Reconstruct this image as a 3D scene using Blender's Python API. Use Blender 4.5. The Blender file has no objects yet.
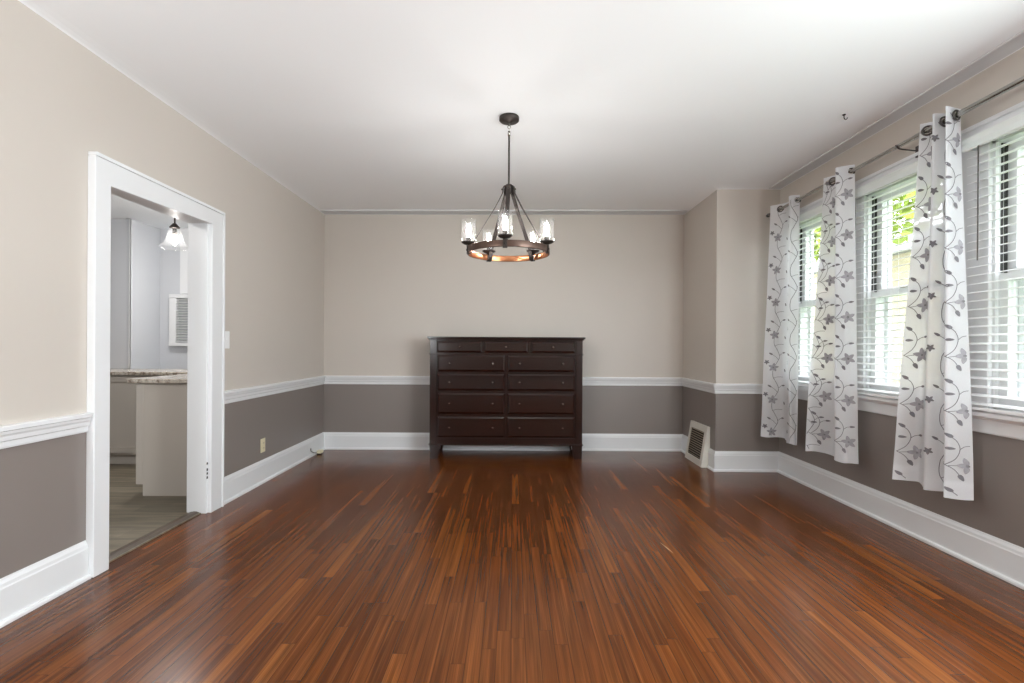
import bpy, math, random
from mathutils import Vector, Matrix
random.seed(7)
G = dict(W=10.5, C=190.0, U=84.0, V=112.0, SUN=1.2, KB=190.0, KL=96.0)   # strengths of the lights
SC = bpy.context.scene
COL = SC.collection
PI = math.pi

# ------------------------------------------------------------------ helpers
class MB:
    """collects geometry for ONE mesh object"""
    def __init__(s): s.v = []; s.f = []; s.m = []; s.sm = []
    def add(s, vs, fs, mi=0, smooth=False):
        b = len(s.v); s.v += [tuple(v) for v in vs]
        for f in fs:
            s.f.append([b + i for i in f]); s.m.append(mi); s.sm.append(smooth)
        return s
    def box(s, x0, x1, y0, y1, z0, z1, mi=0):
        vs = [(x, y, z) for z in (z0, z1) for y in (y0, y1) for x in (x0, x1)]
        return s.add(vs, [(0,2,3,1),(4,5,7,6),(0,1,5,4),(2,6,7,3),(0,4,6,2),(1,3,7,5)], mi)
    def hexa(s, vs, mi=0):          # 8 verts in box() order
        return s.add(vs, [(0,2,3,1),(4,5,7,6),(0,1,5,4),(2,6,7,3),(0,4,6,2),(1,3,7,5)], mi)
    def tube(s, pts, r, n=10, cap=True, smooth=True, mi=0):
        pts = [Vector(p) for p in pts]; rings = []
        up = None
        for i, p in enumerate(pts):
            a = pts[max(i-1, 0)]; b = pts[min(i+1, len(pts)-1)]
            t = (b - a).normalized()
            if up is None:
                up = Vector((0,0,1)) if abs(t.z) < .9 else Vector((1,0,0))
            x = t.cross(up).normalized(); y = x.cross(t).normalized(); up = y
            rr = r[i] if isinstance(r, (list, tuple)) else r
            rings.append([p + x*math.cos(2*PI*k/n)*rr + y*math.sin(2*PI*k/n)*rr for k in range(n)])
        vs = [v for ring in rings for v in ring]; fs = []
        for i in range(len(pts)-1):
            for k in range(n):
                fs.append((i*n+k, i*n+(k+1)%n, (i+1)*n+(k+1)%n, (i+1)*n+k))
        s.add(vs, fs, mi, smooth)
        if cap:
            s.add(rings[0], [tuple(range(n))[::-1]], mi); s.add(rings[-1], [tuple(range(n))], mi)
        return s
    def lathe(s, prof, c=(0,0,0), n=24, smooth=True, mi=0, axis='z'):
        vs = []
        for r, z in prof:
            for k in range(n):
                a = 2*PI*k/n
                if axis == 'z': vs.append((c[0]+r*math.cos(a), c[1]+r*math.sin(a), c[2]+z))
                elif axis == 'y': vs.append((c[0]+r*math.cos(a), c[1]+z, c[2]+r*math.sin(a)))
                else: vs.append((c[0]+z, c[1]+r*math.cos(a), c[2]+r*math.sin(a)))
        fs = []
        for i in range(len(prof)-1):
            for k in range(n):
                fs.append((i*n+k, i*n+(k+1)%n, (i+1)*n+(k+1)%n, (i+1)*n+k))
        return s.add(vs, fs, mi, smooth)
    def torus(s, c, ax, R, r, n=24, m=8, mi=0):
        ax = Vector(ax).normalized(); t = Vector((0,0,1)) if abs(ax.z) < .9 else Vector((1,0,0))
        u = ax.cross(t).normalized(); w = ax.cross(u)
        vs = []
        for i in range(n):
            a = 2*PI*i/n; d = u*math.cos(a) + w*math.sin(a)
            for j in range(m):
                b = 2*PI*j/m
                vs.append(Vector(c) + d*(R + r*math.cos(b)) + ax*r*math.sin(b))
        fs = [(i*m+j, ((i+1)%n)*m+j, ((i+1)%n)*m+(j+1)%m, i*m+(j+1)%m) for i in range(n) for j in range(m)]
        return s.add(vs, fs, mi, True)
    def build(s, name, mat, parent=None, bevel=0, loc=None, kind=None, label=None):
        me = bpy.data.meshes.new(name)
        me.from_pydata(s.v, [], s.f)
        mats = mat if isinstance(mat, (list, tuple)) else [mat]
        for m in mats: me.materials.append(m)
        for p, mi, sm in zip(me.polygons, s.m, s.sm): p.material_index = mi; p.use_smooth = sm
        me.update()
        import bmesh
        bm = bmesh.new(); bm.from_mesh(me)
        bmesh.ops.recalc_face_normals(bm, faces=bm.faces)
        bm.to_mesh(me); bm.free()
        o = bpy.data.objects.new(name, me); COL.objects.link(o)
        if parent is not None: o.parent = parent
        if loc is not None: o.location = loc
        if bevel:
            b = o.modifiers.new('bevel', 'BEVEL'); b.width = bevel; b.segments = 2; b.limit_method = 'ANGLE'; b.angle_limit = math.radians(40)
        if kind: o['kind'] = kind
        if label: o['label'] = label
        return o

def thing(name, label, cat, loc=(0,0,0), rz=0, group=None):
    o = bpy.data.objects.new(name, None); COL.objects.link(o)
    o.empty_display_size = .05
    o.location = loc; o.rotation_euler = (0,0,rz); o['label'] = label; o['category'] = cat
    if group: o['group'] = group
    return o
def tag(o, label, cat, group=None):
    o['label'] = label; o['category'] = cat
    if group: o['group'] = group
    return o
def copy_tree(o, parent=None):
    c = o.copy(); COL.objects.link(c)
    if parent is not None: c.parent = parent
    for ch in list(o.children): copy_tree(ch, c)
    return c

# ------------------------------------------------------------------ materials
def srgb(r, g, b):
    f = lambda c: (c/12.92 if c <= .04045 else ((c+.055)/1.055)**2.4)
    return (f(r/255), f(g/255), f(b/255), 1)
class N:
    def __init__(s, name):
        s.mat = bpy.data.materials.new(name); s.mat.use_nodes = True
        s.t = s.mat.node_tree; s.n = s.t.nodes; s.l = s.t.links
        s.bs = s.n['Principled BSDF']; s.out = s.n['Material Output']
    def node(s, typ, **kw):
        x = s.n.new(typ)
        for k, v in kw.items(): setattr(x, k, v)
        return x
    def link(s, a, b): s.l.new(a, b)
    def math(s, op, a, b=None, c=None, clamp=False):
        x = s.node('ShaderNodeMath', operation=op, use_clamp=clamp)
        for i, q in enumerate((a, b, c)):
            if q is None: continue
            if hasattr(q, 'is_output'): s.link(q, x.inputs[i])
            else: x.inputs[i].default_value = q
        return x.outputs[0]
    def mix(s, fac, a, b, typ='MIX'):
        x = s.node('ShaderNodeMix', data_type='RGBA', blend_type=typ)
        for i, q in ((0, fac), (6, a), (7, b)):
            if hasattr(q, 'is_output'): s.link(q, x.inputs[i])
            else: x.inputs[i].default_value = q
        return x.outputs[2]
    def coord(s): return s.node('ShaderNodeTexCoord').outputs['Object']
    def noise(s, vec, scale, detail=3, rough=.5):
        x = s.node('ShaderNodeTexNoise'); s.link(vec, x.inputs['Vector'])
        x.inputs['Scale'].default_value = scale; x.inputs['Detail'].default_value = detail; x.inputs['Roughness'].default_value = rough
        return x.outputs['Fac']
    def mapping(s, vec, scale=(1,1,1), loc=(0,0,0)):
        x = s.node('ShaderNodeMapping'); s.link(vec, x.inputs[0]); x.inputs['Scale'].default_value = scale; x.inputs['Location'].default_value = loc
        return x.outputs[0]
    def ramp(s, fac, stops, interp='LINEAR'):
        x = s.node('ShaderNodeValToRGB'); s.link(fac, x.inputs[0]); cr = x.color_ramp; cr.interpolation = interp
        while len(cr.elements) < len(stops): cr.elements.new(.5)
        for e, (p, c) in zip(cr.elements, stops): e.position = p; e.color = c
        return x.outputs[0]
    def bump(s, h, strength, dist=.002):
        x = s.node('ShaderNodeBump'); x.inputs['Strength'].default_value = strength; x.inputs['Distance'].default_value = dist
        s.link(h, x.inputs['Height']); s.link(x.outputs[0], s.bs.inputs['Normal'])

def paint(name, rgb, rough=.5, var=.03, scale=3, bump=.05, metallic=0, spec=.5):
    m = N(name); c = m.coord(); c0 = srgb(*rgb)
    nz = m.noise(c, scale, 4)
    lo = tuple(x*(1-var) for x in c0[:3]) + (1,); hi = tuple(min(1, x*(1+var)) for x in c0[:3]) + (1,)
    m.link(m.mix(nz, lo, hi), m.bs.inputs['Base Color'])
    m.bs.inputs['Roughness'].default_value = rough; m.bs.inputs['Metallic'].default_value = metallic
    m.bs.inputs['Specular IOR Level'].default_value = spec
    if bump: m.bump(m.noise(c, 180, 3), bump, .001)
    return m.mat

M = {}
M['beige'] = paint('beige_wall_paint', (198,190,181), .45, .03, 1.2, .10)
M['taupe'] = paint('taupe_wall_paint', (131,122,117), .38, .04, 1.2, .10)
M['ceil'] = paint('ceiling_paint', (243,245,247), .7, .01, 1, .06)
M['cove'] = paint('cove_paint', (214,216,219), .7, .01, 1, .05)
M['white'] = paint('white_trim_paint', (226,227,228), .35, .015, 4, .04)
M['kwall'] = paint('kitchen_wall_paint', (203,205,209), .6, .02, 1.5, .05)
M['kcab'] = paint('cabinet_paint', (196,188,178), .4, .02, 3, .03)
M['switch'] = paint('switch_plastic', (238,238,238), .3, .01, 8, 0)
M['ivory'] = paint('ivory_plastic', (226,216,184), .35, .02, 8, 0)
M['bronze'] = paint('aged_bronze', (66,60,57), .45, .25, 30, .1, .75)
M['ringmetal'] = paint('rubbed_bronze', (92,73,64), .36, .3, 22, .1, .7)
M['copper'] = paint('copper_inner', (168,112,78), .28, .15, 25, .05, .85)
M['pewter'] = paint('pewter', (92,88,86), .3, .15, 30, 0, .9)
M['knob'] = paint('dark_knob_metal', (112,104,98), .25, .15, 30, 0, .85)
M['nickel'] = paint('brushed_nickel', (176,174,168), .25, .05, 40, 0, 1)
M['dark'] = paint('dark_gap', (26,24,23), .6, .1, 20, 0)
M['track'] = paint('dark_sash_track', (40,38,38), .5, .1, 20, 0)
M['blind'] = paint('blind_slat', (248,249,250), .4, .01, 5, 0)
M['valance'] = paint('blind_valance', (226,232,229), .35, .01, 5, 0)
M['vent'] = paint('register_enamel', (216,212,202), .4, .02, 10, 0)
M['louver'] = paint('register_louver', (196,180,152), .4, .03, 10, 0)
M['embroidery'] = paint('grey_embroidery_thread', (118,115,120), .7, .25, 40, .2)
M['petal'] = paint('pale_grey_petal_thread', (158,156,161), .7, .3, 45, .2)
M['siding'] = paint('pale_siding', (196,198,202), .7, .03, 3, .1)
M['roofing'] = paint('grey_shingles', (120,120,122), .8, .2, 8, .3)
M['brick'] = paint('tan_brick', (142,134,108), .8, .2, 12, .3)
M['lawn'] = paint('lawn', (104,128,70), .9, .3, 4, .3)
M['leaf'] = paint('yellow_green_leaves', (128,146,52), .6, .35, 3, .2)
M['bark'] = paint('tree_bark', (92,76,62), .9, .3, 12, .4)
M['strip'] = paint('brown_transition', (74,61,50), .4, .2, 14, .1)

def make_floor():
    m = N('oak_strip_floor'); c = m.coord()
    sep = m.node('ShaderNodeSeparateXYZ'); m.link(c, sep.inputs[0]); X, Y = sep.outputs[0], sep.outputs[1]
    W = .0572
    u = m.math('DIVIDE', X, W); i = m.math('FLOOR', u); fu = m.math('FRACT', u)
    w1 = m.node('ShaderNodeTexWhiteNoise', noise_dimensions='1D'); m.link(i, w1.inputs['W'])
    vlen = m.math('ADD', m.math('DIVIDE', Y, .85), m.math('MULTIPLY', w1.outputs['Value'], 9.7))
    j = m.math('FLOOR', vlen); fv = m.math('FRACT', vlen)
    cmb = m.node('ShaderNodeCombineXYZ'); m.link(i, cmb.inputs[0]); m.link(j, cmb.inputs[1])
    w2 = m.node('ShaderNodeTexWhiteNoise', noise_dimensions='2D'); m.link(cmb.outputs[0], w2.inputs['Vector'])
    idv = w2.outputs['Value']
    base = m.ramp(idv, [(0, srgb(86,42,14)), (.3, srgb(98,50,18)), (.65, srgb(106,56,21)), (.88, srgb(115,63,25)), (1, srgb(136,79,33))])
    g = m.node('ShaderNodeCombineXYZ')
    m.link(m.math('MULTIPLY', X, 48), g.inputs[0]); m.link(m.math('MULTIPLY', Y, 1.3), g.inputs[1]); m.link(m.math('MULTIPLY', idv, 60), g.inputs[2])
    gn = m.noise(g.outputs[0], 1, 3, .55)
    g2 = m.node('ShaderNodeCombineXYZ')
    m.link(m.math('MULTIPLY', X, 22), g2.inputs[0]); m.link(m.math('MULTIPLY', Y, .8), g2.inputs[1]); m.link(m.math('MULTIPLY', idv, 37), g2.inputs[2])
    wv = m.node('ShaderNodeTexWave', wave_type='BANDS', bands_direction='X'); m.link(g2.outputs[0], wv.inputs[0])
    wv.inputs['Scale'].default_value = 2.2; wv.inputs['Distortion'].default_value = 7; wv.inputs['Detail'].default_value = 2; wv.inputs['Detail Scale'].default_value = 1.2
    col = m.mix(m.math('MULTIPLY', m.ramp(gn, [(.38, (0,0,0,1)), (.66, (1,1,1,1))]), .60), base, (.030,.009,.002,1))
    g3 = m.node('ShaderNodeCombineXYZ')
    m.link(m.math('MULTIPLY', X, 60), g3.inputs[0]); m.link(m.math('MULTIPLY', Y, 1.5), g3.inputs[1]); m.link(m.math('MULTIPLY', idv, 91), g3.inputs[2])
    col = m.mix(m.math('MULTIPLY', m.ramp(m.noise(g3.outputs[0], 1, 2, .5), [(.50, (0,0,0,1)), (.72, (1,1,1,1))]), .26), col, srgb(168,102,50))
    col = m.mix(m.math('MULTIPLY', m.ramp(wv.outputs['Fac'], [(.55, (0,0,0,1)), (.95, (1,1,1,1))]), .34), col, (.05,.017,.006,1))
    # worn patches over large areas
    big = m.noise(c, .9, 2)
    col = m.mix(m.math('MULTIPLY', m.ramp(big, [(.45, (0,0,0,1)), (.7, (1,1,1,1))]), .25), col, srgb(122,70,34))
    # one long pale scratch
    sc_ = m.math('ABSOLUTE', m.math('ADD', m.math('SUBTRACT', X, .92), m.math('MULTIPLY', m.math('SUBTRACT', Y, 2.908), .19)))
    sl_ = m.math('ABSOLUTE', m.math('SUBTRACT', Y, 2.908))
    scr = m.math('MULTIPLY', m.math('LESS_THAN', m.math('ADD', sc_, m.math('MULTIPLY', sl_, .05)), .0045), m.math('LESS_THAN', sl_, .075))
    col = m.mix(m.math('MULTIPLY', scr, .75), col, srgb(214,176,130))
    e = m.math('MINIMUM', fu, m.math('SUBTRACT', 1, fu))
    ev = m.math('MINIMUM', fv, m.math('SUBTRACT', 1, fv))
    seam = m.math('MAXIMUM', m.math('LESS_THAN', e, .035), m.math('LESS_THAN', ev, .0016))
    col = m.mix(m.math('MULTIPLY', seam, .45), col, (.012,.005,.003,1))
    m.link(col, m.bs.inputs['Base Color'])
    rn = m.noise(c, 5, 3)
    m.link(m.math('ADD', m.math('MULTIPLY', rn, .10), m.math('ADD', m.math('MULTIPLY', gn, .05), .15)), m.bs.inputs['Roughness'])
    m.bs.inputs['Specular IOR Level'].default_value = .32
    return m.mat
M['floor'] = make_floor()

def make_lvp():
    m = N('grey_vinyl_plank'); c = m.coord()
    sep = m.node('ShaderNodeSeparateXYZ'); m.link(c, sep.inputs[0]); X, Y = sep.outputs[0], sep.outputs[1]
    u = m.math('DIVIDE', Y, .15); i = m.math('FLOOR', u); fu = m.math('FRACT', u)
    w1 = m.node('ShaderNodeTexWhiteNoise', noise_dimensions='1D'); m.link(i, w1.inputs['W'])
    v = m.math('ADD', m.math('DIVIDE', X, 1.2), m.math('MULTIPLY', w1.outputs['Value'], 5)); j = m.math('FLOOR', v)
    cmb = m.node('ShaderNodeCombineXYZ'); m.link(i, cmb.inputs[0]); m.link(j, cmb.inputs[1])
    w2 = m.node('ShaderNodeTexWhiteNoise', noise_dimensions='2D'); m.link(cmb.outputs[0], w2.inputs['Vector'])
    base = m.ramp(w2.outputs['Value'], [(0, srgb(100,91,76)), (.5, srgb(118,108,91)), (1, srgb(134,124,106))])
    gn = m.noise(m.mapping(c, (2.2, 24, 1)), 1, 3, .6)
    col = m.mix(m.math('MULTIPLY', m.ramp(gn, [(.40, (0,0,0,1)), (.60, (1,1,1,1))]), .62), base, srgb(70,64,54))
    col = m.mix(m.math('MULTIPLY', m.math('LESS_THAN', fu, .02), .5), col, srgb(60,54,46))
    m.link(col, m.bs.inputs['Base Color']); m.bs.inputs['Roughness'].default_value = .4
    return m.mat
M['lvp'] = make_lvp()

def make_granite():
    m = N('speckled_granite'); c = m.coord()
    vo = m.node('ShaderNodeTexVoronoi'); m.link(c, vo.inputs['Vector']); vo.inputs['Scale'].default_value = 70
    a = m.noise(c, 22, 5, .7)
    col = m.ramp(a, [(.3, srgb(70,58,50)), (.42, srgb(150,134,118)), (.55, srgb(205,195,182)), (.75, srgb(226,220,210))])
    col = m.mix(m.math('MULTIPLY', m.math('LESS_THAN', vo.outputs['Distance'], .22), .5), col, srgb(90,78,70))
    m.link(col, m.bs.inputs['Base Color']); m.bs.inputs['Roughness'].default_value = .15
    return m.mat
M['granite'] = make_granite()

def make_espresso():
    m = N('espresso_stained_wood'); c = m.coord()
    gn = m.noise(m.mapping(c, (2.5, 14, 16)), 1, 3, .5)
    col = m.mix(gn, srgb(24,9,5), srgb(40,17,11))
    m.link(col, m.bs.inputs['Base Color']); m.bs.inputs['Roughness'].default_value = .16; m.bs.inputs['Specular IOR Level'].default_value = .42
    m.bump(gn, .03, .001)
    return m.mat
M['espresso'] = make_espresso()

def make_glass(name, body=.0, tint=(1,1,1,1), gloss=.9):
    """thin sheet glass: see-through with a fresnel sheen, plus a share of milky scatter"""
    m = N(name); m.n.remove(m.bs)
    tr = m.node('ShaderNodeBsdfTransparent'); tr.inputs[0].default_value = tint
    gl = m.node('ShaderNodeBsdfGlossy'); gl.inputs['Roughness'].default_value = .03; gl.inputs[0].default_value = (gloss,)*3 + (1,)
    lw = m.node('ShaderNodeLayerWeight'); lw.inputs[0].default_value = .5
    fr = m.math('ADD', m.math('MULTIPLY', m.math('POWER', lw.outputs['Facing'], 5), .9), .035)
    mx = m.node('ShaderNodeMixShader'); m.link(fr, mx.inputs[0]); m.link(tr.outputs[0], mx.inputs[1]); m.link(gl.outputs[0], mx.inputs[2])
    last = mx.outputs[0]
    if body:
        tl = m.node('ShaderNodeBsdfTranslucent'); tl.inputs[0].default_value = (.95,.95,.95,1)
        df = m.node('ShaderNodeBsdfDiffuse'); df.inputs[0].default_value = (.95,.95,.95,1)
        h = m.node('ShaderNodeMixShader'); h.inputs[0].default_value = .5; m.link(tl.outputs[0], h.inputs[1]); m.link(df.outputs[0], h.inputs[2])
        vo = m.noise(m.coord(), 60, 2)
        b = m.node('ShaderNodeMixShader'); m.link(m.math('MULTIPLY', vo, body*2), b.inputs[0]); m.link(last, b.inputs[1]); m.link(h.outputs[0], b.inputs[2])
        last = b.outputs[0]
    m.link(last, m.out.inputs[0]); return m.mat
M['pane'] = make_glass('window_pane_glass', 0, (.97,.98,.98,1))
M['shade'] = make_glass('seeded_shade_glass', .004)
M['bell'] = make_glass('clear_bell_glass', .012)

def make_fabric():
    m = N('sheer_white_fabric'); m.n.remove(m.bs)
    c = m.coord()
    wv = m.noise(m.mapping(c, (300, 300, 120)), 1, 2)
    col = m.mix(wv, (.86,.87,.89,1), (.93,.94,.96,1))
    df = m.node('ShaderNodeBsdfDiffuse'); tl = m.node('ShaderNodeBsdfTranslucent'); tr = m.node('ShaderNodeBsdfTransparent')
    m.link(col, df.inputs[0]); m.link(col, tl.inputs[0])
    a = m.node('ShaderNodeMixShader'); a.inputs[0].default_value = .38; m.link(df.outputs[0], a.inputs[1]); m.link(tl.outputs[0], a.inputs[2])
    b = m.node('ShaderNodeMixShader'); b.inputs[0].default_value = .10; m.link(a.outputs[0], b.inputs[1]); m.link(tr.outputs[0], b.inputs[2])
    m.link(b.outputs[0], m.out.inputs[0]); return m.mat
M['fabric'] = make_fabric()

def emit(name, rgb, strength):
    m = N(name); m.n.remove(m.bs); e = m.node('ShaderNodeEmission'); e.inputs[0].default_value = rgb; e.inputs[1].default_value = strength
    m.link(e.outputs[0], m.out.inputs[0]); return m.mat
M['bulb'] = emit('lit_bulb', (1,.985,.96,1), G['C'])
M['kbulb'] = emit('lit_kitchen_bulb', (1,.97,.93,1), G['KB'])

# ------------------------------------------------------------------ room dimensions (metres, camera eye at 0,0,1.19)
XL, XR, YB, XC, YC = -2.165, 2.565, 5.62, 1.957, 4.71
YR = -3.0                                  # rear wall behind the camera
SPLIT = .79
def zline(x): return 2.686 + (x + 2.165)*.005      # the ceiling is not quite level

def wall(name, axis, at, thick, a0, a1, z0, z1, holes, mats, split=None):
    """flat wall with rectangular holes. axis 'x': plane x=at, runs along y; 'y': plane y=at, runs along x. thick is signed."""
    As = sorted({a0, a1} | {h[0] for h in holes} | {h[1] for h in holes})
    Zs = sorted({z0, z1} | {h[2] for h in holes} | {h[3] for h in holes} | ({split} if split else set()))
    As = [a for a in As if a0 <= a <= a1]; Zs = [z for z in Zs if z0 <= z <= z1]
    def full(i, j):
        if not (0 <= i < len(As)-1 and 0 <= j < len(Zs)-1): return False
        ca = (As[i]+As[i+1])/2; cz = (Zs[j]+Zs[j+1])/2
        return not any(h[0] < ca < h[1] and h[2] < cz < h[3] for h in holes)
    mb = MB()
    def P(a, d, z): return (at + d, a, z) if axis == 'x' else (a, at + d, z)
    for i in range(len(As)-1):
        for j in range(len(Zs)-1):
            if not full(i, j): continue
            p, q, r, s = As[i], As[i+1], Zs[j], Zs[j+1]
            mi = 1 if (split and s <= split + 1e-6) else 0
            mb.add([P(p,0,r),P(q,0,r),P(q,0,s),P(p,0,s)], [(0,1,2,3)], mi)
            mb.add([P(p,thick,r),P(q,thick,r),P(q,thick,s),P(p,thick,s)], [(0,1,2,3)], len(mats)-1)
            for (di, dj, A, B) in ((-1,0,(p,r),(p,s)), (1,0,(q,r),(q,s)), (0,-1,(p,r),(q,r)), (0,1,(p,s),(q,s))):
                if not full(i+di, j+dj):
                    mb.add([P(A[0],0,A[1]),P(B[0],0,B[1]),P(B[0],thick,B[1]),P(A[0],thick,A[1])], [(0,1,2,3)], len(mats)-1)
    import bmesh
    o = mb.build(name, mats, kind='structure')
    bm = bmesh.new(); bm.from_mesh(o.data); bmesh.ops.remove_doubles(bm, verts=bm.verts, dist=1e-5); bmesh.ops.recalc_face_normals(bm, faces=bm.faces); bm.to_mesh(o.data); bm.free()
    return o

DY0, DY1, DZ = 2.585, 3.458, 2.055         # doorway
WIN = [(3.83, 4.47), (2.905, 3.555), (1.97, 2.62)]
WZ0, WZ1 = .862, 2.30
two = [M['beige'], M['taupe'], M['white']]
wall('wall_left', 'x', XL, -.12, YR, YB+.14, 0, 2.76, [(DY0, DY1, -.01, DZ)], [M['beige'], M['taupe'], M['kwall']], SPLIT)
wall('wall_right', 'x', XR, .17, YR, YC, 0, 2.76, [(a, b, WZ0, WZ1) for a, b in WIN] + [(-.9, 1.55, .75, 2.35)], two, SPLIT)
wall('wall_back', 'y', YB, .14, XL, XC, 0, 2.76, [], two, SPLIT)
wall('wall_chimney_side', 'x', XC, .2, YC+.001, YB+.14, 0, 2.76, [], two, SPLIT)
wall('wall_chimney_front', 'y', YC, .2, XC+.0002, XR+.17, 0, 2.76, [], two, SPLIT)
wall('wall_rear', 'y', YR, -.17, XL-.14, XR+.17, 0, 2.76, [], two, SPLIT)

MB().add([(XL-.02,YR,0),(XR+.1,YR,0),(XR+.1,YB+.1,0),(XL-.02,YB+.1,0),(XL-.02,YR,-.1),(XR+.1,YR,-.1),(XR+.1,YB+.1,-.1),(XL-.02,YB+.1,-.1)],
         [(0,1,2,3),(4,5,6,7),(0,1,5,4),(1,2,6,5),(2,3,7,6),(3,0,4,7)]).build('floor', M['floor'], kind='structure')

# outline of the room, clockwise from above, room to the right of travel
OUT = [(XL, YR), (XL, YB), (XC, YB), (XC, YC), (XR, YC), (XR, YR)]
def offs(pts, d, closed=True):
    n = len(pts); res = []
    for i in range(n):
        p = Vector(pts[i]); a = Vector(pts[i-1]) if (closed or i > 0) else None; b = Vector(pts[(i+1) % n]) if (closed or i < n-1) else None
        nr = lambda t: Vector((t.y, -t.x))
        if a is None: res.append(p + nr((b-p).normalized())*d); continue
        if b is None: res.append(p + nr((p-a).normalized())*d); continue
        n1 = nr((p-a).normalized()); n2 = nr((b-p).normalized())
        res.append(p + (n1+n2)*(d/(1+n1.dot(n2))))
    return [tuple(r) for r in res]
cm = MB(); rings = []
for d, dz in ((-.06, .0), (0, .0), (.012, .004), (.04, .008), (.08, .011), (.125, .012)):
    rings.append([(x, y, zline(x)+dz) for x, y in offs(OUT, d)])
n = len(OUT)
for a, b in zip(rings, rings[1:]):
    cm.add(a + b, [(i, (i+1) % n, n+(i+1) % n, n+i) for i in range(n)])
cm.add(rings[-1], [(0,1,2,3,4,5)])
ceil = cm.build('ceiling', M['ceil'], kind='structure')

# shallow boards where the ceiling meets the window wall and the back wall
def ceil_board(name, x0, x1, y0, y1):
    q = MB(); q.hexa([(x0,y0,zline(x0)+.002),(x1,y0,zline(x1)+.002),(x0,y1,zline(x0)+.002),(x1,y1,zline(x1)+.002),(x0,y0,zline(x0)+.03),(x1,y0,zline(x1)+.03),(x0,y1,zline(x0)+.03),(x1,y1,zline(x1)+.03)])
    q.build(name, M['cove'], bevel=.006, kind='structure')
ceil_board('trim_14', XR-.122, XR, YR, YC)
ceil_board('trim_15', XL, XC, YB-.16, YB)
def sweep(pts, prof, closed=False):
    """mitred sections of a moulding along pts; returns one MB per leg"""
    secs = []
    for o_, z in prof: secs.append(offs(pts, o_, closed))
    out = []
    for i in range(len(pts)-1):
        mb = MB(); m = len(prof)
        vs = [(secs[k][i][0], secs[k][i][1], prof[k][1]) for k in range(m)] + [(secs[k][i+1][0], secs[k][i+1][1], prof[k][1]) for k in range(m)]
        mb.add(vs, [(k, (k+1) % m, m+(k+1) % m, m+k) for k in range(m)] + [tuple(range(m)), tuple(range(m, 2*m))])
        out.append(mb)
    return out
BB = [(0,0),(.033,0),(.033,.010),(.029,.018),(.019,.022),(.018,.030),(.018,.152),(.015,.158),(.013,.172),(.006,.186),(.004,.193),(0,.193)]
CR = [(0,.744),(.010,.744),(.013,.752),(.013,.772),(.020,.778),(.022,.796),(.028,.806),(.030,.818),(.038,.822),(.038,.838),(.034,.842),(0,.842)]
sweep([(XL, YR), (XL, 2.488)], BB)[0].build('baseboard_left', M['white'], kind='structure')
for nm, mb in zip(('baseboard_left_far', 'baseboard_back', 'baseboard_chimney'), sweep([(XL, 3.608), (XL, YB), (XC, YB), (XC, 5.302)], BB)):
    mb.build(nm, M['white'], kind='structure')
for nm, mb in zip(('baseboard_chimney_corner', 'baseboard_chimney_front', 'baseboard_right'), sweep([(XC, 4.841), (XC, YC), (XR, YC), (XR, YR)], BB)):
    mb.build(nm, M['white'], kind='structure')
sweep([(XR, YR), (XL, YR)], BB)[0].build('baseboard_rear', M['white'], kind='structure')
sweep([(XL, YR), (XL, 2.488)], CR)[0].build('trim_1', M['white'], kind='structure')
for k, mb in enumerate(sweep([(XL, 3.608), (XL, YB), (XC, YB), (XC, YC), (XR, YC), (XR, 4.62)], CR)):
    mb.build('trim_%d' % (k+2), M['white'], kind='structure')
# window stool and apron, continuous under the three windows
sweep([(XR, 4.62), (XR, 1.70)], [(0,.734),(.014,.734),(.018,.742),(.018,.806),(.024,.815),(.024,.822),(0,.822)])[0].build('trim_7', M['white'], kind='structure')
sweep([(XR, 4.64), (XR, 1.68)], [(0,.822),(.050,.822),(.056,.828),(.056,.846),(.050,.852),(0,.856)])[0].build('trim_8', M['white'], kind='structure')

# ------------------------------------------------------------------ doorway
XF = -2.124                                   # face of the casing
cs = MB()
U_ = [(2.49,0),(2.588,0),(2.588,2.022),(3.463,2.042),(3.463,0),(3.588,0),(3.588,2.140),(2.49,2.150)]
cs.add([(XL, y, z) for y, z in U_] + [(XF, y, z) for y, z in U_],
       [(i, (i+1) % 8, 8+(i+1) % 8, 8+i) for i in range(8)] + [(0,1,2,7),(7,2,3,6),(3,4,5,6),(8,9,10,15),(15,10,11,14),(11,12,13,14)])
door = cs.build('door_1', M['white'], bevel=.004, kind='structure')
bd = MB(); bd.box(XL, XF+.008, 3.588, 3.607, 0, 2.14)
bd.hexa([(XL,2.49,2.150),(XF+.007,2.49,2.150),(XL,3.607,2.140),(XF+.007,3.607,2.140),(XL,2.49,2.170),(XF+.007,2.49,2.170),(XL,3.607,2.160),(XF+.007,3.607,2.160)])
bd.build('back_band', M['white'], door, bevel=.004)
jb = MB()
jb.box(-2.288, -2.150, DY1-.012, DY1+.02, .0, DZ); jb.box(-2.288, -2.150, DY0-.02, DY0+.008, .0, DZ); jb.box(-2.288, -2.150, DY0-.02, DY1+.02, DZ-.012, DZ+.02)
jb.build('jamb', M['white'], door, bevel=.003)
st = MB()
for z0, z1 in ((.245, .262), (.275, .29), (.30, .318), (.345, .36)): st.box(-2.146, -2.1435, DY1-.014, DY1-.002, z0, z1)
st.build('hinge_scar', M['dark'], door)
# floor transition
tp = MB(); pr = [(-2.262,.0),(-2.262,.012),(-2.235,.017),(-2.215,.016),(-2.190,.006),(-2.186,.0)]
k = len(pr); tp.add([(x, DY0+.008, z) for x, z in pr] + [(x, DY1-.012, z) for x, z in pr], [(i, (i+1) % k, k+(i+1) % k, k+i) for i in range(k)] + [tuple(range(k)), tuple(range(k, 2*k))])
tp.build('trim_9', M['strip'], kind='structure')

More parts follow.
